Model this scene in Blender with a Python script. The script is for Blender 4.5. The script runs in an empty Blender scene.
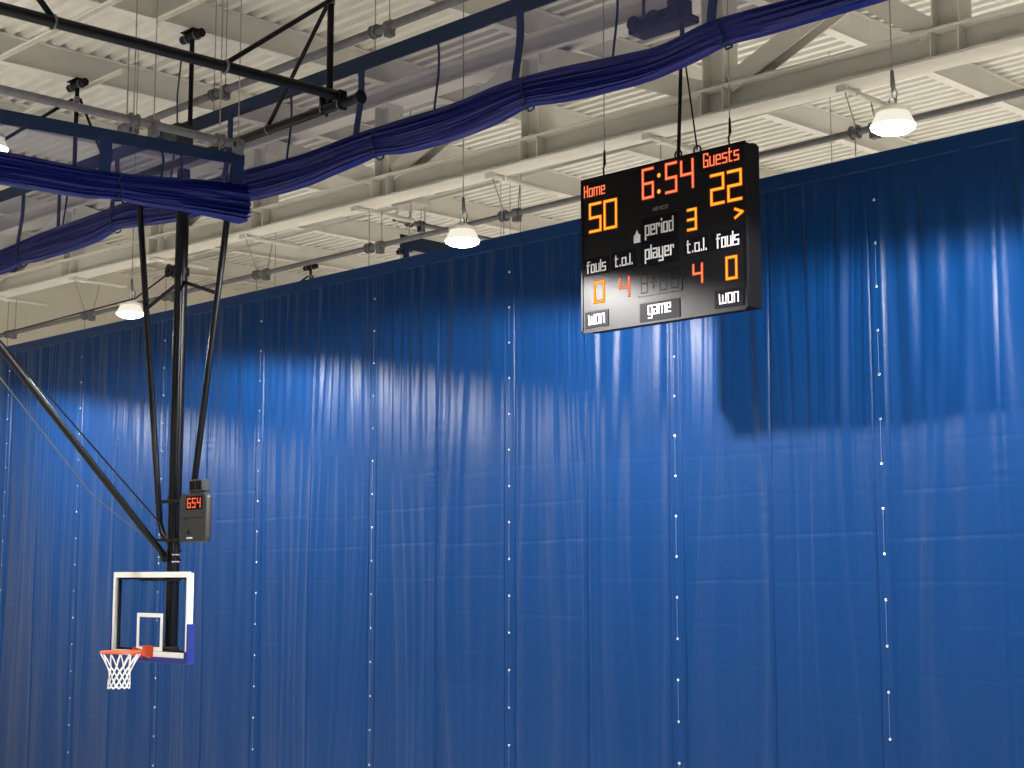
import bpy, math, random
import numpy as np
from mathutils import Vector, Matrix

random.seed(7)
rng = np.random.default_rng(7)
SC = bpy.context.scene
COL = SC.collection

# ------------------------------------------------------------------ camera
# x runs across the court towards the blue curtain, y along the curtain, z up.
FPX = 1538.0
PITCH = math.atan(195.0 / FPX)
EYE = Vector((0.0, 0.0, 4.0))
cam_data = bpy.data.cameras.new('camera')
cam_data.sensor_width = 36.0
cam_data.lens = 36.0 * FPX / 1024.0
cam_data.clip_end = 200
cam = bpy.data.objects.new('camera', cam_data)
COL.objects.link(cam)
q = math.sqrt(0.5)
vF = Vector((q * math.cos(PITCH), q * math.cos(PITCH), math.sin(PITCH)))
vR = Vector((q, -q, 0.0))
vU = vR.cross(vF)
cam.matrix_world = Matrix(((vR.x, vU.x, -vF.x, EYE.x), (vR.y, vU.y, -vF.y, EYE.y),
                           (vR.z, vU.z, -vF.z, EYE.z), (0, 0, 0, 1)))
SC.camera = cam

# ------------------------------------------------------------------ world, exposure
world = bpy.data.worlds.new('hall_air')
SC.world = world
world.use_nodes = True
world.node_tree.nodes['Background'].inputs[0].default_value = (0.9, 0.95, 1.0, 1)
world.node_tree.nodes['Background'].inputs[1].default_value = 0.05
SC.view_settings.view_transform = 'Standard'
SC.view_settings.look = 'None'
SC.view_settings.gamma = 1.0
SC.view_settings.use_curve_mapping = False
SC.view_settings.exposure = 0.0
SC.cycles.max_bounces = 8
SC.cycles.diffuse_bounces = 4
SC.cycles.glossy_bounces = 3
SC.cycles.transparent_max_bounces = 16
SC.cycles.sample_clamp_indirect = 6.0
SC.cycles.use_denoising = True

LAMP_W = 2700.0       # downward beam of the lamps beside the curtain
COURT_W = 2100.0       # downward beam of the lamps over the courts
ROOF_FILL_W = 130.0     # upward spots added to the lamps to brighten the roof
BEAM_DEG = 178.0      # row beside the curtain: wide prismatic lens
BEAM_FLOOR_DEG = 102.0 # lamps over the courts: beam narrowed to keep light off the curtain

# ------------------------------------------------------------------ materials
def principled(name, color, rough=0.5, metal=0.0, spec=0.5, **kw):
    m = bpy.data.materials.new(name)
    m.use_nodes = True
    b = m.node_tree.nodes['Principled BSDF']
    b.inputs['Base Color'].default_value = (*color, 1)
    b.inputs['Roughness'].default_value = rough
    b.inputs['Metallic'].default_value = metal
    b.inputs['Specular IOR Level'].default_value = spec
    for k, v in kw.items():
        b.inputs[k.replace('_', ' ')].default_value = v
    return m

def bump(m, scale, strength, dist=0.01, detail=4, stretch=(1, 1, 1)):
    nt = m.node_tree
    b = nt.nodes['Principled BSDF']
    tc = nt.nodes.new('ShaderNodeTexCoord')
    mp = nt.nodes.new('ShaderNodeMapping')
    mp.inputs['Scale'].default_value = stretch
    no = nt.nodes.new('ShaderNodeTexNoise')
    no.inputs['Scale'].default_value = scale
    no.inputs['Detail'].default_value = detail
    bu = nt.nodes.new('ShaderNodeBump')
    bu.inputs['Strength'].default_value = strength
    bu.inputs['Distance'].default_value = dist
    nt.links.new(tc.outputs['Object'], mp.inputs['Vector'])
    nt.links.new(mp.outputs['Vector'], no.inputs['Vector'])
    nt.links.new(no.outputs['Fac'], bu.inputs['Height'])
    nt.links.new(bu.outputs['Normal'], b.inputs['Normal'])
    return m

def speckle(m, c0, c1, scale, detail=4):
    nt = m.node_tree
    b = nt.nodes['Principled BSDF']
    tc = nt.nodes.new('ShaderNodeTexCoord')
    no = nt.nodes.new('ShaderNodeTexNoise')
    no.inputs['Scale'].default_value = scale
    no.inputs['Detail'].default_value = detail
    ra = nt.nodes.new('ShaderNodeValToRGB')
    ra.color_ramp.elements[0].position = 0.35
    ra.color_ramp.elements[1].position = 0.65
    ra.color_ramp.elements[0].color = (*c0, 1)
    ra.color_ramp.elements[1].color = (*c1, 1)
    nt.links.new(tc.outputs['Object'], no.inputs['Vector'])
    nt.links.new(no.outputs['Fac'], ra.inputs['Fac'])
    nt.links.new(ra.outputs['Color'], b.inputs['Base Color'])
    return m

def emitter(name, color, strength):
    m = bpy.data.materials.new(name)
    m.use_nodes = True
    nt = m.node_tree
    nt.nodes.remove(nt.nodes['Principled BSDF'])
    e = nt.nodes.new('ShaderNodeEmission')
    e.inputs[0].default_value = (*color, 1)
    e.inputs[1].default_value = strength
    nt.links.new(e.outputs[0], nt.nodes['Material Output'].inputs[0])
    return m

M = {}
M['roof_paint'] = speckle(principled('roof_paint', (.7, .68, .62), .6), (.69, .675, .61), (.73, .715, .65), 3)
M['steel_paint'] = speckle(principled('steel_paint', (.66, .64, .57), .55), (.64, .625, .57), (.68, .665, .61), 2)
M['wall_paint'] = speckle(principled('wall_paint', (.75, .72, .63), .7), (.74, .71, .62), (.78, .75, .66), 1.5)
M['grey_paint'] = speckle(principled('grey_paint', (.3, .3, .3), .7), (.27, .28, .30), (.31, .32, .34), 1.5)
M['black_steel'] = principled('black_steel', (.003, .0035, .006), .40, spec=.2)
M['black_plastic'] = bump(principled('black_plastic', (.02, .021, .024), .5), 60, .15)
M['galvanised'] = speckle(principled('galvanised', (.2, .2, .2), .5, .3), (.13, .13, .145), (.17, .17, .18), 8)
M['wire'] = principled('wire', (.30, .29, .27), .6, .1)
M['vinyl'] = bump(principled('vinyl', (.0013, .0295, .122), .40, spec=.205), 22, .22, .012, 5, (1, 1, .5))
M['hem'] = bump(principled('hem', (.003, .017, .062), .55, spec=.3), 60, .2, .004)
M['bundle_vinyl'] = bump(principled('bundle_vinyl', (.003, .009, .13), .5, spec=.3), 25, .25, .01)
M['strap'] = bump(principled('strap', (.004, .02, .09), .6, spec=.3), 80, .2, .003)
M['tie'] = principled('tie', (.004, .03, .07), .6, spec=.2)
M['white_frame'] = principled('white_frame', (.88, .89, .88), .4)
M['orange'] = principled('orange', (.62, .075, .018), .4)
M['net'] = principled('net', (.78, .79, .80), .8)
M['pad'] = principled('pad', (.014, .028, .21), .55, spec=.3)
M['clear'] = principled('clear', (.9, .95, .95), .02, **{'Transmission_Weight': 1.0, 'IOR': 1.02})
M['score_black'] = bump(principled('score_black', (.0035, .0035, .005), .52, spec=.17), 40, .05, .002)
M['cabinet_black'] = principled('cabinet_black', (.004, .004, .005), .55, spec=.12)
M['plate_black'] = principled('plate_black', (.003, .003, .005), .6, spec=.07)
M['white_vinyl'] = principled('white_vinyl', (.62, .63, .65), .6, spec=.2)
M['unlit_led'] = principled('unlit_led', (.004, .004, .004), .6, spec=.1)
M['trim_grey'] = principled('trim_grey', (.35, .36, .38), .35, .6)
M['amber_core'] = emitter('amber_core', (1.0, .50, .04), 1.25)
M['amber_rim'] = emitter('amber_rim', (1.0, .13, .004), .85)  # amber glow around the diodes, put in as a wider lit stroke
M['red_core'] = emitter('red_core', (1.0, .29, .12), 1.15)
M['red_rim'] = emitter('red_rim', (1.0, .04, .01), .75)  # red glow around the diodes, painted as a wider lit stroke
M['lens'] = emitter('lens', (1.0, .97, .90), 14.0)
M['glow_shade'] = emitter('glow_shade', (1.0, .93, .78), .92)
M['lamp_body'] = principled('lamp_body', (.62, .58, .50), .45)
M['dark_cord'] = principled('dark_cord', (.05, .05, .05), .6)
M['glint'] = principled('glint', (.72, .76, .84), .25, .9)
M['lace'] = principled('lace', (.07, .13, .30), .5)

def wood_floor():
    m = principled('court_wood', (.55, .36, .18), .3)
    nt = m.node_tree
    b = nt.nodes['Principled BSDF']
    tc = nt.nodes.new('ShaderNodeTexCoord')
    br = nt.nodes.new('ShaderNodeTexBrick')
    br.inputs['Color1'].default_value = (.63, .595, .535, 1)
    br.inputs['Color2'].default_value = (.57, .535, .48, 1)
    br.inputs['Mortar'].default_value = (.25, .16, .08, 1)
    br.inputs['Scale'].default_value = 1.0
    br.inputs['Mortar Size'].default_value = .002
    br.inputs['Brick Width'].default_value = 1.2
    br.inputs['Row Height'].default_value = .06
    nt.links.new(tc.outputs['Object'], br.inputs['Vector'])
    nt.links.new(br.outputs['Color'], b.inputs['Base Color'])
    return m
M['court_wood'] = wood_floor()

def mesh_cloth():
    # woven see-through net: part of each ray passes through the holes
    m = bpy.data.materials.new('net_cloth')
    m.use_nodes = True
    nt = m.node_tree
    b = nt.nodes['Principled BSDF']
    b.inputs['Base Color'].default_value = (.055, .06, .21, 1)
    b.inputs['Roughness'].default_value = .7
    b.inputs['Specular IOR Level'].default_value = .2
    tr = nt.nodes.new('ShaderNodeBsdfTransparent')
    tr.inputs[0].default_value = (1, 1, 1, 1)
    mx = nt.nodes.new('ShaderNodeMixShader')
    mx.inputs[0].default_value = .46
    nt.links.new(tr.outputs[0], mx.inputs[1])
    nt.links.new(b.outputs[0], mx.inputs[2])
    nt.links.new(mx.outputs[0], nt.nodes['Material Output'].inputs[0])
    return m
M['net_cloth'] = mesh_cloth()

# ------------------------------------------------------------------ mesh builder
class MB:
    def __init__(self):
        self.v = []
        self.f = []

    def add(self, vs, fs):
        o = len(self.v)
        self.v += [tuple(p) for p in vs]
        self.f += [tuple(i + o for i in f) for f in fs]
        return self

    def box(self, lo, hi):
        x0, y0, z0 = lo
        x1, y1, z1 = hi
        return self.add([(x0, y0, z0), (x1, y0, z0), (x1, y1, z0), (x0, y1, z0),
                         (x0, y0, z1), (x1, y0, z1), (x1, y1, z1), (x0, y1, z1)],
                        [(0, 3, 2, 1), (4, 5, 6, 7), (0, 1, 5, 4), (1, 2, 6, 5), (2, 3, 7, 6), (3, 0, 4, 7)])

    def prism(self, prof, p0, p1, up=(0, 0, 1)):
        """closed 2-D profile (side, up) swept from p0 to p1"""
        p0 = Vector(p0); p1 = Vector(p1)
        t = (p1 - p0).normalized()
        u = Vector(up)
        s = t.cross(u).normalized()
        u = s.cross(t).normalized()
        n = len(prof)
        vs = [p0 + s * a + u * b for a, b in prof] + [p1 + s * a + u * b for a, b in prof]
        fs = [(i, (i + 1) % n, n + (i + 1) % n, n + i) for i in range(n)]
        fs += [tuple(reversed(range(n))), tuple(range(n, 2 * n))]
        return self.add(vs, fs)

    def ibeam(self, p0, p1, d, w, tf, tw, up=(0, 0, 1)):
        """wide-flange section, its depth d measured along up, centred on the line"""
        h = d / 2
        return self.prism([(-w/2, -h), (w/2, -h), (w/2, -h+tf), (tw/2, -h+tf), (tw/2, h-tf), (w/2, h-tf),
                           (w/2, h), (-w/2, h), (-w/2, h-tf), (-tw/2, h-tf), (-tw/2, -h+tf), (-w/2, -h+tf)], p0, p1, up)

    def tube(self, pts, r, n=10, caps=True):
        pts = [Vector(p) for p in pts]
        rs = r if isinstance(r, (list, tuple)) else [r] * len(pts)
        prev = None
        vs = []
        for i, p in enumerate(pts):
            if i == 0: t = pts[1] - pts[0]
            elif i == len(pts) - 1: t = pts[-1] - pts[-2]
            else: t = (pts[i+1] - p).normalized() + (p - pts[i-1]).normalized()
            t.normalize()
            if prev is None:
                a = Vector((0, 0, 1)) if abs(t.z) < .9 else Vector((1, 0, 0))
                s = t.cross(a).normalized()
            else:
                s = (prev - t * prev.dot(t)).normalized()
            prev = s
            u = t.cross(s)
            for k in range(n):
                a = 2 * math.pi * k / n
                vs.append(p + (s * math.cos(a) + u * math.sin(a)) * rs[i])
        fs = []
        for i in range(len(pts) - 1):
            for k in range(n):
                fs.append((i*n+k, i*n+(k+1) % n, (i+1)*n+(k+1) % n, (i+1)*n+k))
        if caps:
            fs.append(tuple(reversed(range(n))))
            fs.append(tuple(range((len(pts)-1)*n, len(pts)*n)))
        return self.add(vs, fs)

    def lathe(self, prof, c, axis=(0, 0, 1), n=24):
        """profile of (radius, height) turned about axis through c"""
        c = Vector(c)
        t = Vector(axis).normalized()
        a = Vector((1, 0, 0)) if abs(t.x) < .9 else Vector((0, 1, 0))
        s = t.cross(a).normalized()
        u = t.cross(s)
        vs = []
        for r, h in prof:
            for k in range(n):
                w = 2 * math.pi * k / n
                vs.append(c + t * h + (s * math.cos(w) + u * math.sin(w)) * max(r, 1e-4))
        fs = []
        for i in range(len(prof) - 1):
            for k in range(n):
                fs.append((i*n+k, i*n+(k+1) % n, (i+1)*n+(k+1) % n, (i+1)*n+k))
        return self.add(vs, fs)

    def torus(self, c, R, r, axis=(0, 0, 1), n=36, m=8):
        c = Vector(c)
        t = Vector(axis).normalized()
        a = Vector((1, 0, 0)) if abs(t.x) < .9 else Vector((0, 1, 0))
        s = t.cross(a).normalized()
        u = t.cross(s)
        vs = []
        for i in range(n):
            w = 2 * math.pi * i / n
            d = s * math.cos(w) + u * math.sin(w)
            for k in range(m):
                b = 2 * math.pi * k / m
                vs.append(c + d * (R + r * math.cos(b)) + t * r * math.sin(b))
        fs = [(i*m+k, ((i+1) % n)*m+k, ((i+1) % n)*m+(k+1) % m, i*m+(k+1) % m) for i in range(n) for k in range(m)]
        return self.add(vs, fs)

OFF = {}     # world offset of every thing's Empty

def link(o, parent=None):
    COL.objects.link(o)
    if parent is not None:
        o.parent = parent
    return o

def build(name, mb, mat, parent=None, smooth=True, bevel=0.0, angle=35):
    base = OFF.get(parent, Vector((0, 0, 0))) if parent is not None else Vector((0, 0, 0))
    me = bpy.data.meshes.new(name)
    vs = [(v[0]-base.x, v[1]-base.y, v[2]-base.z) for v in mb.v]
    me.from_pydata(vs, [], mb.f)
    me.update()
    if smooth:
        me.polygons.foreach_set('use_smooth', [True] * len(me.polygons))
        me.set_sharp_from_angle(angle=math.radians(angle))
    me.materials.append(M[mat])
    o = bpy.data.objects.new(name, me)
    link(o, parent)
    OFF[o] = base.copy()
    if bevel:
        b = o.modifiers.new('bevel', 'BEVEL')
        b.width = bevel
        b.segments = 2
        b.limit_method = 'ANGLE'
    return o

def thing(name, loc, label, cat, group=None):
    o = bpy.data.objects.new(name, None)
    o.empty_display_size = .2
    o.location = loc
    link(o)
    OFF[o] = Vector(loc)
    return tag(o, label, cat, group)

def tag(o, label, cat, group=None):
    o['label'] = label
    o['category'] = cat
    if group:
        o['group'] = group
    return o

def structure(name, mb, mat, **kw):
    o = build(name, mb, mat, **kw)
    o['kind'] = 'structure'
    return o

def copy_tree(o, parent=None, loc=None):
    c = o.copy()
    COL.objects.link(c)
    if parent is not None:
        c.parent = parent
    if loc is not None:
        c.location = loc
    for ch in list(o.children):
        copy_tree(ch, c)
    return c

# ------------------------------------------------------------------ the setting
X0, X1, Y0, Y1 = -8.0, 36.0, -10.0, 36.5
def roof_z(x):                      # underside of the deck: the roof climbs gently towards x
    return 12.06 + .014 * (x - 11.5)

structure('floor', MB().box((X0, Y0, -.2), (X1, Y1, 0)), 'court_wood', smooth=False)
structure('wall_end', MB().box((X0, Y1, 0), (X1, Y1 + .3, 13)), 'wall_paint', smooth=False)
structure('wall_far', MB().box((X1, Y0, 0), (X1 + .3, Y1, 13)), 'wall_paint', smooth=False)
structure('wall_near', MB().box((X0 - .3, Y0, 0), (X0, Y1, 13)), 'grey_paint', smooth=False)
structure('wall_side', MB().box((X0, Y0 - .3, 0), (X1, Y0, 13)), 'grey_paint', smooth=False)

# ribbed steel deck: ribs along y, trapezoid flutes every 0.25 m
deck = MB()
prof = []
x = X0
while x < X1:
    for dx, dz in ((0, 0), (.10, 0), (.135, .075), (.215, .075)):
        prof.append((x + dx, roof_z(x + dx) + dz))
    x += .25
vs = []
for yy in (Y0, Y1):
    vs += [(a, yy, b) for a, b in prof]
n = len(prof)
deck.add(vs, [(i, n + i, n + i + 1, i + 1) for i in range(n - 1)])
top = [(X0, Y0, 12.6), (X1, Y0, 12.6), (X1, Y1, 12.6), (X0, Y1, 12.6)]
deck.add(top, [(0, 1, 2, 3)])
structure('ceiling', deck, 'roof_paint', smooth=False)

# ------------------------------------------------------------------ roof steel
BEAM_Y = [2.5, 5.56, 8.62, 11.7, 14.78, 17.87, 20.95, 24.05, 27.1, 30.2, 33.3]
BEAM_WORDS = {2.5: 'first', 5.56: 'second', 8.62: 'third', 11.7: 'fourth', 14.78: 'fifth', 17.87: 'sixth', 20.95: 'seventh',
              24.05: 'eighth', 27.1: 'ninth', 30.2: 'tenth', 33.3: 'eleventh'}
for by in BEAM_Y:
    mb = MB()
    d = .44
    za = roof_z(X0) - d / 2
    zb = roof_z(X1) - d / 2
    mb.ibeam((X0, by, za), (X1, by, zb), d, .17, .018, .012)
    o = build('roof_beam', mb, 'steel_paint', smooth=False)
    far = BEAM_Y[::-1].index(by)
    far_words = ['nearest the cream end wall', 'second from the cream end wall', 'third from the cream end wall',
                 'fourth from the cream end wall', 'fifth from the cream end wall', 'sixth from the cream end wall',
                 'seventh from the cream end wall', 'eighth from the cream end wall', 'ninth from the cream end wall',
                 'tenth from the cream end wall', 'farthest of all from the cream end wall']
    tag(o, 'off-white steel roof beam under the ribbed deck, ' + far_words[far], 'beam', 'roof beams under the deck')

# truss over the curtain line
TX = 15.2
def chord_z(y):                     # underside of the bottom chord
    return 9.76 + .0122 * (y - 10)
tr = thing('roof_truss', (TX, 10, chord_z(10)),
           'heavy off-white steel truss spanning above and in front of the curtain top', 'truss')
ya, yb = -2.0, Y1
cd = .36
mb = MB().ibeam((TX, ya, chord_z(ya) + cd/2), (TX, yb, chord_z(yb) + cd/2), cd, .40, .03, .02)
build('bottom_chord', mb, 'steel_paint', tr, smooth=False)
tz = roof_z(TX) - .44
mb = MB().ibeam((TX, ya, tz - .16), (TX, yb, tz - .16), .32, .34, .03, .02)
build('top_chord', mb, 'steel_paint', tr, smooth=False)
def panel_y(k):
    return 8.24 + 3.23 * k
for k in range(-2, 10):
    y = panel_y(k)
    if not (ya < y < yb): continue
    z0, z1 = chord_z(y) + cd, tz - .32
    build('vertical', MB().ibeam((TX, y, z0), (TX, y, z1), .34, .30, .02, .015, (0, 1, 0)), 'steel_paint', tr, smooth=False)
    for dy in (-.17, .17):
        for s in (-1, 1):
            st = MB().box((TX + s*.105 - .085, y + dy - .008, chord_z(y) + .03), (TX + s*.105 + .085, y + dy + .008, chord_z(y) + cd - .03))
            build('stiffener', st, 'steel_paint', tr, smooth=False)
    # web diagonals leave every second panel point; one panel is cross-braced
    tops = {-1: [0, -2], 1: [2, 0], 3: [4, 2], 5: [6, 4], 7: [8, 6], 9: [8]}.get(k, [])
    if k == 0: tops = [1]
    for kt in tops:
        yt = panel_y(kt)
        if k == 0: yt = y + 2.0
        a = Vector((TX, y + (.22 if yt > y else -.22), chord_z(y) + cd + .02))
        b = Vector((TX, yt + (-.2 if yt > y else .2), tz - .34))
        build('diagonal', MB().ibeam(a, b, .22, .26, .02, .015, (1, 0, 0)), 'steel_paint', tr, smooth=False)
        gp = MB()
        g = (b - a).normalized()
        gp.prism([(-.008, -.13), (.008, -.13), (.008, .13), (-.008, .13)], a - g * .02, a + g * .40, (0, 0, 1))
        build('gusset_plate', gp, 'steel_paint', tr, smooth=False)

# bridging bars along y under the beams
for bx, y_a, y_b, lab in ((10.09, 8.7, 33.2, 'long thin off-white bridging bar under the beams at the upper left corner'),
                          (10.9, 14.86, 17.8, 'short off-white bridging bar beside the top of the black hanger post'),
                          (11.69, 19.98, 24.0, 'thin off-white bridging bar beside the hanger post with two braces'),
                          (20.55, 5.7, 33.2, 'long thin off-white bridging bar under the beams beyond the curtain')):
    z = roof_z(bx) - .44
    mb = MB().prism([(-.045, 0), (.045, 0), (.045, -.012), (.006, -.012), (.006, -.07), (-.006, -.07), (-.006, -.012), (-.045, -.012)],
                    (bx, y_a, z), (bx, y_b, z))
    o = build('bridging_bar', mb, 'steel_paint', smooth=False)
    tag(o, lab, 'steel bar', 'bridging bars under the beams')

# ------------------------------------------------------------------ the big blue divider curtain
CX, CTOP, CBOT = 15.5, 8.94, .04
SEAM0, SEAMW = 9.455, 3.027
def seam(k): return SEAM0 + SEAMW * k
KMIN, KMAX = -2, 8
cp_rng = np.random.default_rng(11)
PL = [(cp_rng.uniform(.16, .30), cp_rng.uniform(0, 6.28), cp_rng.uniform(.5, 1)) for _ in range(7)] + \
     [(cp_rng.uniform(.35, .85), cp_rng.uniform(0, 6.28), cp_rng.uniform(.8, 1.6)) for _ in range(6)]
FAN = {k: (cp_rng.uniform(.6, 1.25), cp_rng.uniform(.6, 1.25), cp_rng.uniform(0, 6.28), cp_rng.uniform(0, 6.28)) for k in range(KMIN, KMAX)}
CRE = {k: (cp_rng.uniform(0, .5), cp_rng.uniform(-.06, .06, 40), cp_rng.uniform(.3, 1, (40, 2)), cp_rng.uniform(0, 1, (40, 2))) for k in range(KMIN, KMAX)}

def lean_wave(p):                   # gathers lean: broad faces one way, short returns the other
    return np.sin(p) - .45 * np.sin(2 * p) + .22 * np.sin(3 * p)

def curtain_disp(k, Y, Z):
    """how far the cloth stands out towards the court"""
    h = np.maximum(CTOP - Z, 0)
    t = Y - seam(k)
    w = SEAMW
    d = np.zeros_like(Y)
    env = .10 + .90 * np.exp(-h / 3.4)
    # gathered vertical pleats; they wander and fade on the way down
    wob = .10 * np.sin(Y * 1.7 + h * .35) + .05 * np.sin(Y * 3.9 - h * .8)
    for lam, ph, a in PL:
        m = .5 + .5 * np.sin(Y * (1.1 + ph * .2) + ph * 2 + h * .22)
        d += a * lam * .022 * m * lean_wave(2 * np.pi * (Y + wob * (.4 + h * .12)) / lam + ph) * env
    # folds fanning out of the tied top corners of the panel
    fa, fb, pa, pb = FAN[k]
    for (s, f, p) in ((t, fa, pa), (w - t, fb, pb)):
        r = s / (.40 + .105 * h)
        d += f * .038 * np.sin(8.2 * r + p + .5 * np.sin(2.3 * r + pa)) * np.exp(-.75 * r) * (.30 + h * .17) * np.exp(-h / 6.5)
    # wide belly between the seams
    d += .05 * np.sin(np.pi * t / w) ** 2 * np.minimum(h / 3, 1) + .012 * np.sin(2 * np.pi * t / w + pa)
    # pressed-in cross creases
    c0, jit, ext, amp = CRE[k]
    for half in (0, 1):
        msk0 = (t >= w/2 * half) & (t < w/2 * (half + 1))
        tt = (t - w/2 * half) / (w / 2)
        for i in range(14):
            zb = .40 + .515 * i + (c0 - .25) * .12 + jit[i + half * 14] * .6
            dz = Z - (zb + .012 * np.sin(3 * tt + i))
            fade = (1.0 if zb < 4.6 else max(.12, 1 - (zb - 4.6) / 1.6)) * (1 if zb < 7 else 0)
            a = (.45 + .40 * amp[i, half]) * fade
            d -= msk0 * a * (.0050 * np.exp(-(dz / .015) ** 2) - .0020 * np.exp(-((dz + .06) / .05) ** 2))
    d *= (1 - np.exp(-(t / .10) ** 2)) * (1 - np.exp(-((w - t) / .10) ** 2))   # panels meet at the lacing
    # seam flaps and mid-panel joint
    for s in (t, w - t):
        d += .014 / (1 + np.exp((s - .085) / .006))
        d -= .020 * np.exp(-((s - .10) / .012) ** 2)
    d -= .026 * np.exp(-((t - w/2) / .012) ** 2)
    d += .008 * np.exp(-np.abs(t - w/2 - .05) / .03)
    # puckers beside the seams
    for s in (np.abs(t), np.abs(w - t), np.abs(t - w/2)):
        d += .0022 * (1 - np.exp(-(np.minimum(t, w - t) / .03) ** 2)) * np.sin(Z * 23 + 5 * np.sin(Z * 3.1 + k) + 4 * np.sin(Z * 7.7 + pa) + pa) * np.exp(-s / .14) * (.5 + .5 * np.sin(Z * 2.3 + pb))
    # the hem pins everything at the very top
    return d * (1 - np.exp(-h / .35) * .8) + .03

cur = thing('divider_curtain', (CX, 16, 0),
            'tall blue vinyl divider curtain hanging right across the hall behind the scoreboard', 'curtain')
base = OFF[cur]
for k in range(KMIN, KMAX):
    ny = 250 if 0 <= k <= 7 else 120
    nz = 560 if k > -2 else 300
    ys = np.linspace(seam(k), seam(k + 1), ny)
    zs = np.linspace(CBOT, CTOP, nz)
    YY, ZZ = np.meshgrid(ys, zs, indexing='ij')
    D = curtain_disp(k, YY, ZZ)
    co = np.stack([CX - D - base.x, YY - base.y, ZZ - base.z], -1).reshape(-1, 3).astype(np.float32)
    idx = np.arange(ny * nz).reshape(ny, nz)
    quads = np.stack([idx[:-1, :-1], idx[:-1, 1:], idx[1:, 1:], idx[1:, :-1]], -1).reshape(-1, 4)
    me = bpy.data.meshes.new('curtain_panel')
    me.vertices.add(len(co)); me.vertices.foreach_set('co', co.ravel())
    me.loops.add(quads.size); me.loops.foreach_set('vertex_index', quads.ravel().astype(np.int32))
    me.polygons.add(len(quads))
    me.polygons.foreach_set('loop_start', (np.arange(len(quads)) * 4).astype(np.int32))
    me.polygons.foreach_set('use_smooth', np.ones(len(quads), dtype=bool))
    me.update(calc_edges=True)
    me.materials.append(M['vinyl'])
    o = bpy.data.objects.new('curtain_panel', me)
    link(o, cur)
ctop_a, ctop_b = seam(KMIN), seam(KMAX)
mb = MB().box((CX - .047, ctop_a, CTOP - .16), (CX - .010, ctop_b, CTOP + .03))
build('top_hem', mb, 'vinyl', cur, bevel=.012)
mb = MB().tube([(CX + .02, ctop_a, CTOP), (CX + .02, ctop_b, CTOP)], .035, 10)
build('batten_pipe', mb, 'galvanised', cur)

# metal eyelets down every laced seam, a lace between every other pair
grom0 = MB().lathe([(.0, .010), (.010, .010), (.018, .005), (.020, 0)], (0, 0, 0), (-1, 0, 0), 10)
gs = []
for k in range(KMIN + 1, KMAX):
    Yk = seam(k)
    for i in range(16):
        z = 8.41 - .516 * i
        if z < .1: break
        vis = 1 if (0 <= k <= 7) else 0
        dist = (CX ** 2 + Yk ** 2) ** .5
        gs.append((0 if vis and 1.2 < z else 1, dist, k, i, z))
gs.sort()
first = None
rest = MB()
for j, (_, _, k, i, z) in enumerate(gs):
    Yk = seam(k)
    dd = float(curtain_disp(k, np.array([Yk + .001]), np.array([z]))[0])
    p = Vector((CX - dd - .002, Yk, z))
    if j < 100:
        if first is None:
            first = build('eyelet', grom0, 'glint', cur)
            e = first
            e.location = p - base
            for v in e.data.vertices: v.co += base
        else:
            e = first.copy(); COL.objects.link(e); e.parent = cur
            e.location = p - base
    else:
        rest.add([(v[0] + p.x, v[1] + p.y, v[2] + p.z) for v in grom0.v], grom0.f)
o = build('eyelet_row', rest, 'glint', cur)
o['kind'] = 'stuff'
for k in range(KMIN + 1, KMAX):
    Yk = seam(k)
    pts = []
    for z in np.arange(8.41, .6, -.043):
        dd = float(curtain_disp(k, np.array([Yk + .001]), np.array([z]))[0])
        front = int((8.41 - z) / .516) % 2 == 1
        pts.append((CX - dd - .008 if front else CX - dd + .02, Yk, z))
    mb = MB().tube(pts, .0035, 6)
    build('seam_lacing', mb, 'lace', cur)

# ------------------------------------------------------------------ raised dividers: hem, see-through net, folded vinyl
def bundle_mesh(P, L, ztop, zbot, w, ties, splay_end=False, npl=11, seed=1):
    """accordion-folded cloth; P(s, off, z) gives the point, s runs 0..L"""
    r = np.random.default_rng(seed)
    ns = max(12, int(L / .07))
    mb = MB()
    ring = 2 * (2 * npl + 1)
    for i in range(ns + 1):
        s = L * i / ns
        tie = max([math.exp(-((s - t) / .30) ** 2) for t in ties] + [0])
        edge = splay_end and max(0, 1 - (L - s) / 1.0) or 0
        sag = .010 * math.cos(s * 2.2 + seed)
        H = (ztop(s) - zbot(s)) * (1 - .10 * tie + .15 * edge)
        zt = ztop(s) + sag
        W = w * (1 - .22 * tie + .8 * edge)
        pts = []
        for side in (-1, 1):
            seq = range(2 * npl + 1) if side < 0 else range(2 * npl, -1, -1)
            for j in seq:
                f = j / (2 * npl)
                body = math.sin(math.pi * min(max(f, .01), .99)) ** .30
                depth = W * (.25 + .75 * body) * (1.0 if j % 2 else .74)
                depth += .006 * math.sin(s * (.5 + .05 * j) + j * 2.1) + edge * .05 * math.sin(j * 2.7)
                z = zt - H * f + .006 * math.sin(s * (.7 + .05 * j) + j)
                pts.append(P(s, side * depth, z))
        mb.v += [tuple(p) for p in pts]
    for i in range(ns):
        for j in range(ring):
            mb.f.append((i*ring + j, i*ring + (j+1) % ring, (i+1)*ring + (j+1) % ring, (i+1)*ring + j))
    mb.f.append(tuple(reversed(range(ring))))
    mb.f.append(tuple(range(ns*ring, (ns+1)*ring)))
    return mb

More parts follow.
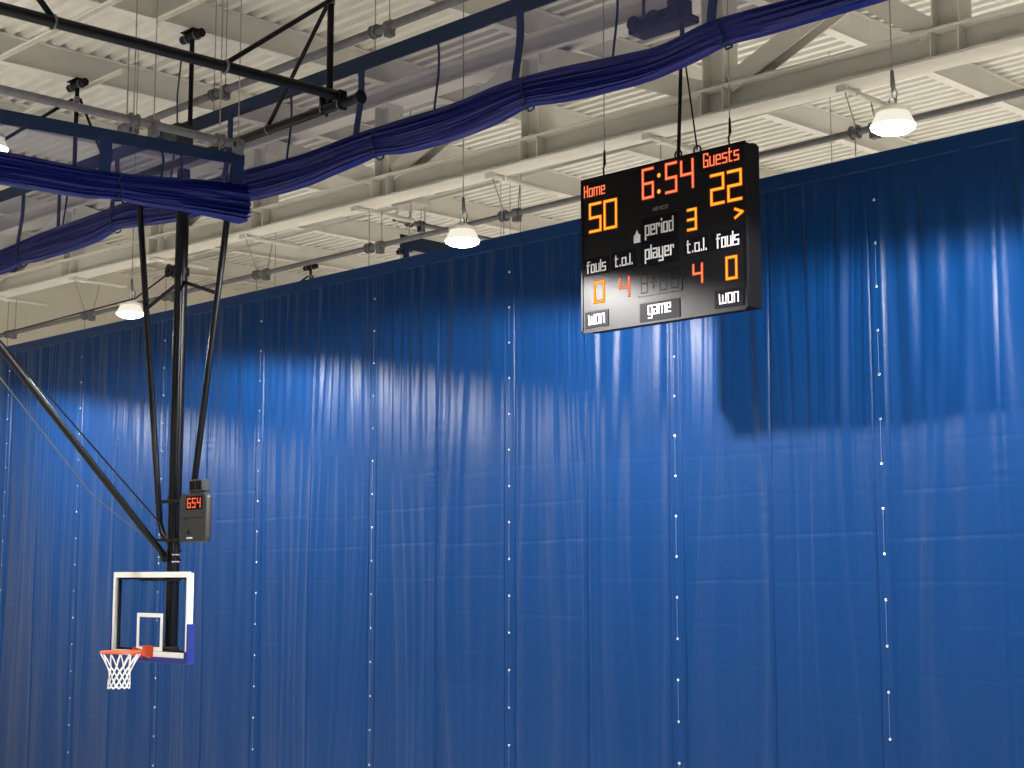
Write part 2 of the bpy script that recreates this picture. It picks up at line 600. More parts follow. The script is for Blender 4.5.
def raised_divider(name, P, L, hem0, hem1, ztop, zbot, straps, cords, ties, label, splay_end=False, seed=1, w=.105, strap_w=.055):
    """P(s, off, z) -> point; hem0/hem1(s) lower and upper edge of the hem"""
    t = thing(name, P(L / 2, 0, hem1(L / 2)), label, 'curtain', 'raised dividers with folded vinyl')
    def strip(za, zb, off0, off1):
        mb = MB()
        n = 24
        for i in range(n + 1):
            s = L * i / n
            mb.v += [tuple(P(s, off0, za(s))), tuple(P(s, off0, zb(s))), tuple(P(s, off1, zb(s))), tuple(P(s, off1, za(s)))]
        for i in range(n):
            for j in range(4):
                mb.f.append((4*i+j, 4*i+(j+1) % 4, 4*i+4+(j+1) % 4, 4*i+4+j))
        mb.f += [(0, 1, 2, 3), (4*n+3, 4*n+2, 4*n+1, 4*n)]
        return mb
    build('top_hem', strip(hem0, hem1, -.014, .014), 'hem', t)
    net = MB()
    n = 40
    for i in range(n + 1):
        s = L * i / n
        net.v += [tuple(P(s, 0, hem0(s))), tuple(P(s, 0, ztop(s) - .06))]
    for i in range(n):
        net.f.append((2*i, 2*i+1, 2*i+3, 2*i+2))
    build('net_panel', net, 'net_cloth', t)
    build('folded_vinyl', bundle_mesh(P, L, ztop, zbot, w, ties, splay_end, seed=seed), 'bundle_vinyl', t, angle=80)
    for s in ties:
        if not (.1 < s < L - .1): continue
        for ds in (0,):
            ring = []
            for i in range(29):
                a = 2 * math.pi * i / 28
                zm, hh = (ztop(s) + zbot(s)) / 2, (ztop(s) - zbot(s)) / 2 * .98
                ca, sa = math.cos(a), math.sin(a)
                ring.append(P(s + .03 * math.sin(6 * a), w * .80 * math.copysign(abs(ca) ** .6, ca), zm + hh * math.copysign(abs(sa) ** .6, sa)))
            build('tie_cord', MB().tube(ring, .010, 6), 'tie', t)
    for s in straps:
        mb = MB()
        nn = 10
        for i in range(nn + 1):
            f = i / nn
            zz = hem0(s) + .05 + (ztop(s) - .02 - hem0(s) - .05) * f
            cs = s + .03 * math.sin(f * 5.2) * f
            off = -.02 - .05 * f ** 2
            for a, b in ((-1, 0), (1, 0), (1, .012), (-1, .012)):
                mb.v.append(tuple(P(cs + a * strap_w, off + b, zz)))
        for i in range(nn):
            for j in range(4):
                mb.f.append((4*i+j, 4*i+(j+1) % 4, 4*i+4+(j+1) % 4, 4*i+4+j))
        mb.f += [(3, 2, 1, 0), (4*nn, 4*nn+1, 4*nn+2, 4*nn+3)]
        build('strap', mb, 'strap', t)
    for s in cords:
        pts = [P(s + .02 * math.sin(f * 4.5), -.03 - .04 * f * f, hem0(s) + (ztop(s) - .03 - hem0(s)) * f) for f in np.linspace(0, 1, 7)]
        build('pull_cord', MB().tube(pts, .014, 6), 'strap', t)
    return t

# raised divider along the hall (parallel to the big curtain)
B1X, B1A, B1B = 11.70, 4.2, 27.0
TOPY = ([4, 7.9, 8.5, 9.0, 9.43, 10.0, 10.9, 11.4, 11.8, 12.6, 14.2, 15.4, 16.5, 19.6, 21.6, 23.5, 27],
        [9.42, 9.39, 9.42, 9.45, 9.34, 9.39, 9.454, 9.48, 9.50, 9.447, 9.438, 9.41, 9.42, 9.52, 9.50, 9.40, 9.42])
BOTY = ([4, 7.16, 8.7, 9.8, 10.9, 11.4, 12.6, 13.5, 14.4, 15.4, 16.4, 18.3, 19.76, 20.6, 23.5, 27],
        [9.17, 9.156, 9.14, 9.036, 9.068, 9.108, 9.03, 9.02, 9.068, 9.0, 8.99, 9.03, 9.14, 9.066, 9.015, 9.05])
def P1(s, off, z): return Vector((B1X + off, B1B - s, z))
def y1(s): return B1B - s
raised_divider('raised_divider', P1, B1B - B1A,
               lambda s: 10.24, lambda s: 10.43,
               lambda s: float(np.mean(np.interp([y1(s) - .2, y1(s), y1(s) + .2], *TOPY))), lambda s: float(np.mean(np.interp([y1(s) - .2, y1(s), y1(s) + .2], *BOTY))),
               [B1B - y for y in (22.95, 20.05, 17.12, 14.32, 11.56, 8.85, 6.1)],
               [B1B - y for y in (21.5, 18.5, 15.73, 12.89, 10.13, 7.4)],
               [B1B - y for y in (22.95, 20.05, 17.12, 14.0, 11.45, 8.75, 6.1)],
               'blue raised divider, folded vinyl under a net, rising right to the top picture edge', seed=3)

# raised divider across the court, its folded end beside the hoop mast
B2Y, B2A, B2B = 15.25, 4.0, 10.62
def P2(s, off, z): return Vector((B2A + s, B2Y + off, z))
def x2(s): return B2A + s
raised_divider('raised_divider', P2, B2B - B2A,
               lambda s: 8.86 + .045 * (x2(s) - 7.46), lambda s: 9.02 + .038 * (x2(s) - 7.46),
               lambda s: 8.52 + .065 * (x2(s) - 7.46) + .02 * math.sin(x2(s) * 2), lambda s: 8.19 + .048 * (x2(s) - 7.46),
               [8.72 - B2A, 6.0 - B2A, B2B - .1 - B2A], [9.70 - B2A, 9.45 - B2A, 7.4 - B2A], [8.9 - B2A, 6.0 - B2A],
               'blue raised divider at left, its folded vinyl ending splayed beside the hoop mast', True, seed=5, strap_w=.08)

# a third one far beyond the big curtain
def P3(s, off, z): return Vector((16.9 + s, 19.6 + off, z))
raised_divider('raised_divider', P3, 5.0, lambda s: 9.62, lambda s: 9.86, lambda s: 9.05, lambda s: 8.7, [.12, 2.6], [1.4], [2.6],
               'dark blue corner of a far raised divider peeking over the curtain below the middle lamp', seed=8)

# ------------------------------------------------------------------ hoist line shafts
def drum(mb, c, axis, r=.085, w=.10):
    mb.lathe([(.03, -w/2), (r, -w/2), (r, -w*.36), (r*.72, -w*.30), (r*.72, w*.30), (r, w*.36), (r, w/2), (.03, w/2)], c, axis, 18)
    return mb

def hoist(name, a, b, r, drums, label, wires=None, drop=.3, mat='galvanised'):
    a = Vector(a); b = Vector(b)
    t = thing(name, (a + b) / 2, label, 'hoist pipe', 'hoist pipes above the curtains')
    ax = (b - a).normalized()
    build('drive_pipe', MB().tube([a, b], r, 14), mat, t)
    for i, s in enumerate(drums):
        c = a + ax * s
        build('cable_drum', drum(MB(), c, ax), 'galvanised', t)
        sheave = MB()
        c2 = c + ax * .27
        sheave.lathe([(.035, -.05), (.075, -.05), (.075, -.02), (.055, 0), (.075, .02), (.075, .05), (.035, .05)], c2, ax, 16)
        sheave.box(c2 + Vector((-.05, -.05, -.13)), c2 + Vector((.05, .05, -.04)))
        build('pipe_bearing', sheave, 'galvanised', t)
        build('lift_cable', MB().tube([c + Vector((0, 0, -.07)), c + Vector((0, 0, -drop))], .008, 6), 'wire', t)
        if wires:
            wires(t, c, c2, i)
    return t

# over the big curtain: the pipe hangs by rods from short tubes clamped to the truss
PZ, PX = 9.25, 15.45
PA, PB = 34.3, 4.1
rod_kind = ['vee', 'rods', 'vee', 'rods', 'vee', 'rods', 'vee', 'rods', 'vee', 'rods']
def main_wires(t, c, c2, i):
    zb = chord_z(c.y) - .035
    yb = c.y - .06
    build('bracket_tube', MB().tube([(15.09, yb, zb), (16.32, yb, zb)], .04, 10), 'steel_paint', t)
    for xx in (15.10, 15.38):
        build('beam_clamp', MB().box((xx - .03, yb - .07, zb - .045), (xx + .03, yb + .07, zb + .034)), 'steel_paint', t)
    if rod_kind[i % 10] == 'vee':
        L = [((15.16, yb, zb - .03), (PX - .03, c.y - .03, PZ + .07)), ((15.72, yb, zb - .03), (PX + .03, c2.y, PZ + .07))]
    else:
        L = [((PX - .02, c.y - .02, zb - .03), (PX - .02, c.y - .02, PZ + .07)), ((PX + .03, c2.y, zb - .03), (PX + .03, c2.y, PZ + .07))]
    for p0, p1 in L:
        build('hanger_rod', MB().tube([p0, p1], .009, 6), 'wire', t)
hoist('hoist_pipe', (PX, PA, PZ - .03), (PX, PB, PZ + .03), .042,
      [PA - y for y in (33.8, 30.8, 27.55, 24.6, 21.72, 18.68, 15.62, 12.66, 9.68, 6.7)],
      'grey hoist pipe on hanger rods just above the top edge of the big curtain', main_wires, .29)

def up_wires(t, c, c2, i):
    for p in (c, c2):
        zt = roof_z(p.x) - .03
        build('hanger_wire', MB().tube([p + Vector((0, 0, .05)), (p.x, p.y, zt)], .007, 6), 'wire', t)
hoist('hoist_pipe', (B1X, 19.6, 10.67), (B1X, 4.0, 10.70), .055, [2.05, 5.52, 8.6, 11.6, 14.6],
      'grey hoist pipe running above the long raised divider near the top of the picture', up_wires, .24)
hoist('hoist_pipe', (3.4, B2Y, 9.22), (10.42, B2Y, 9.25), .05, [2.3, 5.68, 6.86],
      'grey hoist pipe above the left raised divider, ending at two round drums', up_wires, .22)
hoist('hoist_pipe', (16.75, 19.6, 10.1), (21.5, 19.6, 10.1), .045, [.35, 2.8],
      'short dark end of a far hoist pipe over the curtain left of the middle lamp', up_wires, .22)

fh = bpy.data.objects.get('hoist_pipe.003')
build('hanger_plate', MB().box((16.72, 19.10, 10.30), (17.16, 19.62, 10.40)), 'steel_paint', fh, bevel=.01)
for px_, py_ in ((16.78, 19.2), (17.1, 19.2), (16.78, 19.56), (17.1, 19.56)):
    build('plate_rod', MB().tube([(px_, py_, 10.05), (px_, py_, 10.30)], .018, 6), 'steel_paint', fh)

# gearmotor box at the end of the long divider's pipe
mo = thing('gear_motor', (B1X, 19.9, 10.65), 'grey gear motor at the left end of the long hoist pipe', 'motor')
build('motor_body', MB().lathe([(.0, -.16), (.09, -.16), (.10, -.13), (.10, .10), (.05, .13), (.0, .13)], (B1X, 19.84, 10.66), (0, 1, 0), 20), 'galvanised', mo)
build('gear_box', MB().box((B1X - .09, 19.62, 10.56), (B1X + .09, 19.70, 10.77)), 'galvanised', mo, bevel=.01)
build('hanger_wire', MB().tube([(B1X, 19.84, 10.75), (B1X, 19.84, roof_z(B1X) - .03)], .01, 6), 'wire', mo)

# ------------------------------------------------------------------ high bay lamps
def high_bay(loc, label, cord_top, group='high bay lights in view', up=ROOF_FILL_W * .06, beam=BEAM_DEG, lean=9):
    x, y, z = loc                                   # z is the lens plane
    t = thing('high_bay_light', loc, label, 'light', group)
    hb = MB().lathe([(.15, .150), (.165, .155), (.165, .185), (.12, .20), (.07, .215), (.06, .235), (0, .24)], (x, y, z - .02), (0, 0, 1), 32)
    build('housing', hb, 'lamp_body', t, angle=50)
    sh_ = MB().lathe([(.150, .150), (.208, .03), (.203, .03), (.146, .148)], (x, y, z - .02), (0, 0, 1), 32)
    build('prism_shade', sh_, 'glow_shade', t, angle=50)
    build('lens', MB().lathe([(0, -.045), (.08, -.040), (.15, -.022), (.195, .005), (.205, .03), (.19, .036), (0, .04)], (x, y, z - .02), (0, 0, 1), 32), 'lens', t)
    hk = MB().torus((x, y, z + .245), .032, .009, (1, 0, 0), 16, 6)
    hk.tube([(x, y, z + .27), (x, y, z + .34)], .01, 6)
    build('hook', hk, 'galvanised', t)
    build('cable_grip', MB().tube([(x + .015, y, z + .34), (x + .018, y, z + .40), (x + .01, y, z + .54)], [.012, .024, .016], 8), 'dark_cord', t)
    build('power_cord', MB().tube([(x + .01, y, z + .54), (x, y, cord_top)], .007, 6), 'wire', t)
    pig = [(x + .02, y, z + .42), (x + .07, y - .01, z + .34), (x + .06, y, z + .24), (x + .03, y, z + .19)]
    build('pigtail', MB().tube(pig, .008, 6), 'dark_cord', t)
    for nm, W, rot, ang, dz in (('downlight', LAMP_W if beam == BEAM_DEG else COURT_W * (1.4 if x > 16 else .68), 0, beam, -.085), ('roof_fill', up, math.pi, 150, .26)):  # the second spot is an added fill for the roof
        ld = bpy.data.lights.new(nm, 'SPOT')
        ld.energy = W
        ld.color = (1.0, .97, .92)
        ld.spot_size = math.radians(ang)
        ld.spot_blend = .18 if rot == 0 else .6
        ld.shadow_soft_size = .09 if rot == 0 else .12
        lo = bpy.data.objects.new(nm, ld)
        link(lo, t)
        lo.location = (0, 0, dz)
        lo.rotation_euler = (rot or math.radians(lean if beam == BEAM_DEG else 0), 0, 0)   # the beam leans a little along the hall
    return t

high_bay((12.1, 7.18, 8.09), 'glowing white high bay light hanging at the right, above the curtain edge', roof_z(12.1), lean=4)
high_bay((12.2, 13.03, 7.96), 'glowing white high bay light left of the scoreboard, hanging in mid picture', roof_z(12.1))
high_bay((12.1, 20.24, 7.96), 'glowing white high bay light just left of the hoop mast', roof_z(12.1))
high_bay((8.04, 16.65, 8.98), 'glowing white high bay light half cut by the left picture edge', roof_z(8.12), 'high bay lights in view', 0, BEAM_FLOOR_DEG)
for lx, ly in ((12.1, 27.3), (12.1, 1.2), (4.9, 20.2), (5.2, 27.3), (6.3, 6.5), (6.3, 0.0), (0.3, 13.0), (0.3, 20.2), (.3, 27.3), (.3, 6.5),
               (19.9, 1.2), (19.9, 7.2), (19.9, 12.9), (19.9, 20.2), (19.9, 27.3), (27, 1.2), (27, 7.2), (27, 12.9), (27, 20.2), (27, 27.3)):
    high_bay((lx, ly, 7.92), 'round white high bay light hanging elsewhere in the hall, outside the photograph',
             roof_z(lx), 'high bay lights elsewhere in the hall', ROOF_FILL_W * (1.3 if lx > 16 else 2.2 if ly < 25 else 1.0), BEAM_DEG if 12 < lx < 13 else BEAM_FLOOR_DEG)

# ------------------------------------------------------------------ scoreboard
SX = 13.60                          # front face
SYL, SYR, SZB, SZT = 12.40, 9.93, 6.94, 8.83
sb = thing('scoreboard', (SX + .15, (SYL + SYR) / 2, SZB),
           'black hanging scoreboard with glowing red and amber digits showing 6:54', 'scoreboard')
mb = MB().box((SX + .012, SYR, SZB + .03), (SX + .26, SYL, SZT))
build('cabinet', mb, 'cabinet_black', sb, bevel=.008)
fr = MB()
fr.box((SX - .012, SYR, SZT - .025), (SX + .012, SYL, SZT + .012))
fr.box((SX - .012, SYR, SZB), (SX + .012, SYL, SZB + .025))
fr.box((SX - .012, SYL - .025, SZB), (SX + .012, SYL, SZT))
fr.box((SX - .012, SYR, SZB), (SX + .012, SYR + .025, SZT))
build('face_frame', fr, 'score_black', sb, smooth=False)
build('face_panel', MB().box((SX, SYR + .02, SZB + .02), (SX + .014, SYL - .02, SZT - .02)), 'score_black', sb, smooth=False)
lip = MB().box((SX + .18, SYR + .03, SZT - .002), (SX + .26, SYL - .03, SZT + .028))
build('top_rail', lip, 'cabinet_black', sb, smooth=False)
mb = MB()
for (yy) in (11.0, 10.72):
    mb.box((SX + .10, yy - .05, SZT), (SX + .20, yy + .05, SZT + .05))
    mb.torus((SX + .15, yy, SZT + .09), .05, .011, (1, 0, 0), 18, 6)
build('lifting_eye', mb, 'black_steel', sb)

def to_face(px, py):
    """point of the board's face seen at a spot of the photograph: returns (y, z)"""
    r = vF + vR * ((px - 512) / FPX) + vU * ((384 - py) / FPX)
    p = EYE + r * (SX / r.x)
    return p.y, p.z

def plate(y0, y1, z0, z1, name='name_plate', rim=True):
    mb = MB().box((SX - .008, min(y0, y1), z0), (SX, max(y0, y1), z1))
    o = build(name, mb, 'plate_black', sb, smooth=False)
    sc = MB()
    for yy in (y0, (y0 + y1) / 2, y1):
        for zz in (z0 + .012, z1 - .012):
            yy2 = min(max(yy, min(y0, y1) + .012), max(y0, y1) - .012)
            sc.lathe([(0, .003), (.006, .003), (.008, 0)], (SX - .008, yy2, zz), (-1, 0, 0), 8)
    build('screw', sc, 'unlit_led', o)
    return o

GLY = {
 'o': [[(0, 0), (0, .7), (1, .7), (1, 0), (0, 0)]], 'p': [[(0, -.3), (0, .7), (1, .7), (1, 0), (0, 0)]],
 'd': [[(1, 0), (0, 0), (0, .7), (1, .7)], [(1, 0), (1, 1)]], 'e': [[(1, 0), (0, 0), (0, .7), (1, .7), (1, .35), (0, .35)]],
 'r': [[(0, 0), (0, .7), (.85, .7), (.85, .52)]], 'i': [[(0, 0), (0, .66)], [(0, .93), (0, .99)]], 'l': [[(0, 0), (0, 1)]],
 'a': [[(0, .7), (1, .7), (1, 0), (0, 0), (0, .37), (1, .37)]], 'y': [[(0, .7), (0, 0), (1, 0)], [(1, .7), (1, -.3), (0, -.3)]],
 'f': [[(.25, 0), (.25, .98), (1, .98)], [(-.05, .68), (.85, .68)]], 'u': [[(0, .7), (0, 0), (1, 0), (1, .7)]],
 's': [[(1, .7), (0, .7), (0, .36), (1, .36), (1, 0), (0, 0)]], 't': [[(.15, 1), (.15, 0), (.9, 0)], [(-.1, .7), (.8, .7)]],
 '.': [[(0, 0), (0, .08)]], 'w': [[(0, .7), (.06, 0), (.94, 0), (1, .7)], [(.5, 0), (.5, .6)]], 'n': [[(0, 0), (0, .7), (1, .7), (1, 0)]],
 'g': [[(1, 0), (0, 0), (0, .7), (1, .7), (1, -.3), (0, -.3)]], 'm': [[(0, 0), (0, .7), (1, .7), (1, 0)], [(.5, .7), (.5, 0)]],
 'H': [[(0, 0), (0, 1)], [(1, 0), (1, 1)], [(0, .52), (1, .52)]],
 'G': [[(1, .85), (1, 1), (0, 1), (0, 0), (1, 0), (1, .48), (.5, .48)]],
 'N': [[(0, 0), (0, 1), (1, 0), (1, 1)]], 'E': [[(1, 0), (0, 0), (0, 1), (1, 1)], [(0, .5), (.8, .5)]],
 'V': [[(0, 1), (.5, 0), (1, 1)]], 'C': [[(1, 1), (0, 1), (0, 0), (1, 0)]], 'O': [[(0, 0), (0, 1), (1, 1), (1, 0), (0, 0)]],
}
WID = {'i': 0, 'l': 0, '.': 0, 'w': 1.75, 'm': 1.75, 'r': .85, 't': .75, 'f': .85}

def stroke(mb, pts, th, place, closed=False):
    """ribbon of width th along 2-D pts; place(u, v, lift) -> 3-D"""
    pts = [Vector((a, b)) for a, b in pts]
    closed = (pts[0] - pts[-1]).length < 1e-6 and len(pts) > 2
    if closed: pts = pts[:-1]
    n = len(pts)
    L, Rr = [], []
    for i in range(n):
        if closed or 0 < i < n - 1:
            d0 = (pts[i] - pts[(i-1) % n]).normalized()
            d1 = (pts[(i+1) % n] - pts[i]).normalized()
        else:
            d0 = d1 = ((pts[1] - pts[0]) if i == 0 else (pts[-1] - pts[-2])).normalized()
        n0 = Vector((-d0.y, d0.x)); n1 = Vector((-d1.y, d1.x))
        b = (n0 + n1)
        b = b / max(b.length_squared, 1e-6) * 2
        if b.length > 1.6: b = b.normalized() * 1.6
        ext = Vector((0, 0))
        if not closed and i == 0: ext = -d0 * th / 2
        if not closed and i == n - 1: ext = d0 * th / 2
        L.append(pts[i] + b * th / 2 + ext); Rr.append(pts[i] - b * th / 2 + ext)
    vs = []
    for i in range(n):
        for lift in (0, 1):
            vs.append(place(L[i].x, L[i].y, lift)); vs.append(place(Rr[i].x, Rr[i].y, lift))
    fs = []
    m = n if closed else n - 1
    for i in range(m):
        a, b = 4*i, 4*((i+1) % n)
        fs += [(a+2, a+3, b+3, b+2), (a, b, b+1, a+1), (a, a+2, b+2, b), (a+1, b+1, b+3, a+3)]
    if not closed:
        fs += [(0, 1, 3, 2), (4*n-4, 4*n-2, 4*n-1, 4*n-3)]
    mb.add(vs, fs)

def word(text, yl, yr, zb, xh_h, name, mat, th=.16, lift=.004, base=None, slant=0, x_off=None):
    """lettering from y=yl (left) to y=yr (right), baseline zb, ascender height xh_h"""
    asp = .46
    cur_x = 0
    items = []
    for ch in text:
        if ch == ' ':
            cur_x += .5; continue
        w = WID.get(ch, 1) * asp
        items.append((ch, cur_x, w))
        cur_x += w + .26
    total = cur_x - .26
    W = abs(yl - yr)
    sx = W / total
    mb = MB()
    xx = SX - .008 if x_off is None else x_off
    for ch, x0, w in items:
        for st in GLY[ch]:
            pts = [((x0 + a * w + slant * b) * sx, b * xh_h) for a, b in st]
            stroke(mb, pts, th * xh_h, lambda u, v, l: (xx - l * lift, yl - u, zb + v))
    return mb

def lettering(text, pl, pr, asc, parent, th=.15):
    """pl / pr: photo spots of the baseline's left and right end"""
    y0, z0 = to_face(*pl); y1, z1 = to_face(*pr)
    mb = word(text, y0, y1, (z0 + z1) / 2, asc, 'lettering', 'white_vinyl', th)
    return build('lettering', mb, 'white_vinyl', parent, smooth=False)

def plate_px(a, b, name='name_plate'):
    ya, za = to_face(*a); yb, zb = to_face(*b)
    return plate(ya, yb, min(za, zb), max(za, zb), name)

def zrange(px, ya, yb):
    return to_face(px, ya)[1], to_face(px, yb)[1]

# name plates with their words
def panel(word_txt, x_l, x_r, base_l, base_r, asc_px, pad=(4, 4), th=.115):
    y0, z0 = to_face(x_l, base_l); y1, z1 = to_face(x_r, base_r)
    zb = (z0 + z1) / 2
    asc = asc_px / 87.5
    px_m = (x_r - x_l) / (y0 - y1)
    desc = .3 * asc if any(c in 'pyg' for c in word_txt) else 0
    pl = plate(y0 + pad[0] / px_m, y1 - pad[0] / px_m, zb - desc - pad[1] / 87.5, zb + asc * (1 if any(c in 'ldftik' for c in word_txt) else .72) + pad[1] / 87.5)
    mb = word(word_txt, y0, y1, zb, asc, 'lettering', 'white_vinyl', th)
    build('lettering', mb, 'white_vinyl', pl, smooth=False)

panel('period', 646, 673.5, 235.0, 230.6, 14.0)
panel('player', 646, 674.5, 258.6, 254.6, 13.4, (5, 3.5))
panel('fouls', 587.8, 606, 273.0, 270.3, 11.6, (3, 3.4))
panel('t.o.l.', 616, 632.6, 267.0, 263.6, 11.2, (4, 4))
panel('t.o.l.', 688, 706.6, 253.2, 249.3, 11.8, (3, 2.5))
panel('fouls', 717.5, 739, 248.0, 244.0, 13.2, (3.5, 2.0))
panel('won', 589.5, 604.8, 325.0, 321.8, 13.0, (4, 4), .095)
panel('game', 649, 671, 314.4, 311.4, 12.6, (9, 3.2), .095)
panel('won', 720, 738.8, 303.8, 301.2, 13.0, (5, 4), .095)

# maker's small script under the clock
y0, z0 = to_face(653, 211); y1, z1 = to_face(667, 207)
mb = word('NEVCO', y0, y1, (z0 + z1) / 2 - .005, .036, 'logo', 'white_vinyl', .16, slant=.2, x_off=SX - .001)
build('maker_logo', mb, 'trim_grey', sb, smooth=False)

# small pale sticker beside the period plate
y0, z0 = to_face(634, 243); y1, z1 = to_face(640.3, 236)
mb = MB().box((SX - .004, y1, z0 - .005), (SX, y0, z1 + .02))
ym = (y0 + y1) / 2
mb.add([(SX - .004, ym - .03, z1 + .02), (SX - .004, ym + .03, z1 + .02), (SX - .004, ym, z1 + .08), (SX, ym - .03, z1 + .02), (SX, ym + .03, z1 + .02), (SX, ym, z1 + .08)],
       [(0, 1, 2), (5, 4, 3), (0, 3, 4, 1), (1, 4, 5, 2), (2, 5, 3, 0)])
build('pale_sticker', mb, 'white_vinyl', sb, smooth=False)

SEG = {'a': ((0, 1), (1, 1)), 'b': ((1, 1), (1, .5)), 'c': ((1, .5), (1, 0)), 'd': ((0, 0), (1, 0)), 'e': ((0, 0), (0, .5)),
       'f': ((0, .5), (0, 1)), 'g': ((0, .5), (1, .5))}
DIG = {'0': 'abcdef', '2': 'abged', '3': 'abgcd', '4': 'fgbc', '5': 'afgcd', '6': 'afgecd', '8': 'abcdefg'}

def led_digit(ch, yl, yr, zb, zt, th, tone, parent, xf, name='digit', pitch=None):
    rim = MB(); core = MB()
    def pos(u, v): return yl + (yr - yl) * u, zb + (zt - zb) * v
    pitch = pitch or th * .62
    dots = set()
    if ch == '>':
        segs = [((0, 1), (1, .55)), ((1, .55), (0, 0))]
    else:
        segs = [SEG[s] for s in DIG[ch]]
    for a, b in segs:
        (ya, za), (yb2, zb2) = pos(*a), pos(*b)
        stroke(rim, [(-ya, za), (-yb2, zb2)], th, lambda u, v, l: (xf - .002 * l, -u, v))
        n = max(2, int(round(math.hypot(yb2 - ya, zb2 - za) / pitch)))
        for i in range(n + 1):
            f = i / n
            dots.add((round(ya + (yb2 - ya) * f, 4), round(za + (zb2 - za) * f, 4)))
    for (y, z) in dots:
        core.lathe([(0, .006), (th * .20, .005), (th * .36, .0025)], (xf - .001, y, z), (-1, 0, 0), 8)
    o = build(name, rim, tone + '_rim', parent, smooth=False)
    build('diode_row', core, tone + '_core', o)
    return o

def digit_px(ch, xl, xr, top_l, bot_l, top_r, bot_r, tone, th=.04, parent=None):
    inset = 1.6
    yl, zt0 = to_face(xl + inset, top_l + inset); _, zb0 = to_face(xl + inset, bot_l - inset)
    yr, zt1 = to_face(xr - inset, top_r + inset); _, zb1 = to_face(xr - inset, bot_r - inset)
    return led_digit(ch, yl, yr, (zb0 + zb1) / 2, (zt0 + zt1) / 2, th, tone, parent or sb, SX)

digit_px('6', 641.2, 654.3, 169.2, 200.8, 166.2, 197.6, 'red')
digit_px('5', 664.5, 677.6, 163.4, 195.0, 160.4, 191.8, 'red')
digit_px('4', 679.6, 694.2, 159.9, 191.2, 158.4, 187.7, 'red')
col = MB(); rimc = MB()
for cy in (175.3, 191.5):
    y, z = to_face(659, cy)
    col.lathe([(0, .006), (.016, .005), (.024, .002)], (SX - .001, y, z), (-1, 0, 0), 12)
    rimc.lathe([(0, .0015), (.03, .0015), (.03, 0)], (SX, y, z), (-1, 0, 0), 14)
o = build('colon', rimc, 'red_rim', sb)
build('diode_row', col, 'amber_core', o)
digit_px('5', 588.4, 602.0, 203.8, 234.2, 200.6, 231.0, 'amber', .042)
digit_px('0', 603.0, 617.6, 200.6, 231.0, 197.2, 227.6, 'amber', .042)
digit_px('2', 709.6, 724.6, 174.6, 206.8, 171.6, 203.4, 'amber', .042)
digit_px('2', 726.6, 742.2, 171.0, 203.2, 167.4, 199.4, 'amber', .042)
digit_px('3', 686.4, 697.4, 209.2, 232.4, 206.6, 229.6, 'amber', .038)
digit_px('>', 733.8, 744.0, 207.4, 219.6, 206.0, 217.4, 'amber', .038)
digit_px('0', 593.2, 605.4, 281.4, 304.2, 279.2, 301.8, 'amber', .040)
digit_px('4', 618.4, 630.6, 277.4, 299.0, 276.0, 297.2, 'red', .036)
digit_px('4', 691.8, 703.6, 263.8, 284.8, 262.2, 283.0, 'red', .036)
digit_px('0', 725.0, 737.8, 256.8, 281.2, 254.2, 278.4, 'amber', .040)

def led_word(text, pl, pr, asc, tone):
    y0, z0 = to_face(*pl); y1, z1 = to_face(*pr)
    a = word(text, y0, y1, (z0 + z1) / 2, asc, 'name', '', .15, .002, x_off=SX)
    b = word(text, y0, y1, (z0 + z1) / 2, asc, 'name', '', .075, .004, x_off=SX - .001)
    o = build('team_name', a, tone + '_rim', sb, smooth=False)
    build('diode_row', b, tone + '_core', o, smooth=False)
led_word('Home', (584.6, 197.2), (604.6, 193.6), .135, 'red')
led_word('Guests', (704.0, 167.2), (738.6, 159.2), .150, 'red')

# dark player-number window: three unlit eights and a slash mark
pl = plate_px((638.4, 297.5), (682.2, 266.0), 'number_window')
pl.data.materials[0] = M['score_black']
def dark_eight(xl, xr, tl, bl, tr_, br):
    yl, zt0 = to_face(xl + 1, tl + 1); _, zb0 = to_face(xl + 1, bl - 1)
    yr, zt1 = to_face(xr - 1, tr_ + 1); _, zb1 = to_face(xr - 1, br - 1)
    zb, zt = (zb0 + zb1) / 2, (zt0 + zt1) / 2
    mb = MB()
    for a, b in SEG.values():
        ya, za = yl + (yr - yl) * a[0], zb + (zt - zb) * a[1]
        yb, zc = yl + (yr - yl) * b[0], zb + (zt - zb) * b[1]
        n = 6
        for i in range(n + 1):
            f = i / n
            mb.lathe([(0, .003), (.005, .003), (.008, 0)], (SX - .008, ya + (yb - ya) * f, za + (zc - za) * f), (-1, 0, 0), 6)
    build('unlit_digit', mb, 'unlit_led', pl)
dark_eight(640.6, 648.8, 274.6, 294.8, 272.9, 293.2)
dark_eight(659.4, 667.8, 270.9, 291.6, 269.5, 290.0)
dark_eight(671.0, 679.4, 268.2, 289.4, 266.7, 287.8)
mb = MB()
for (a, b) in (((655.2, 277.0), (654.0, 279.6)), ((651.8, 282.8), (656.4, 281.6)), ((654.6, 285.0), (653.6, 287.6))):
    ya, za = to_face(*a); yb, zc = to_face(*b)
    stroke(mb, [(-ya, za), (-yb, zc)], .016, lambda u, v, l: (SX - .008 - .003 * l, -u, v))
build('unlit_mark', mb, 'unlit_led', pl)

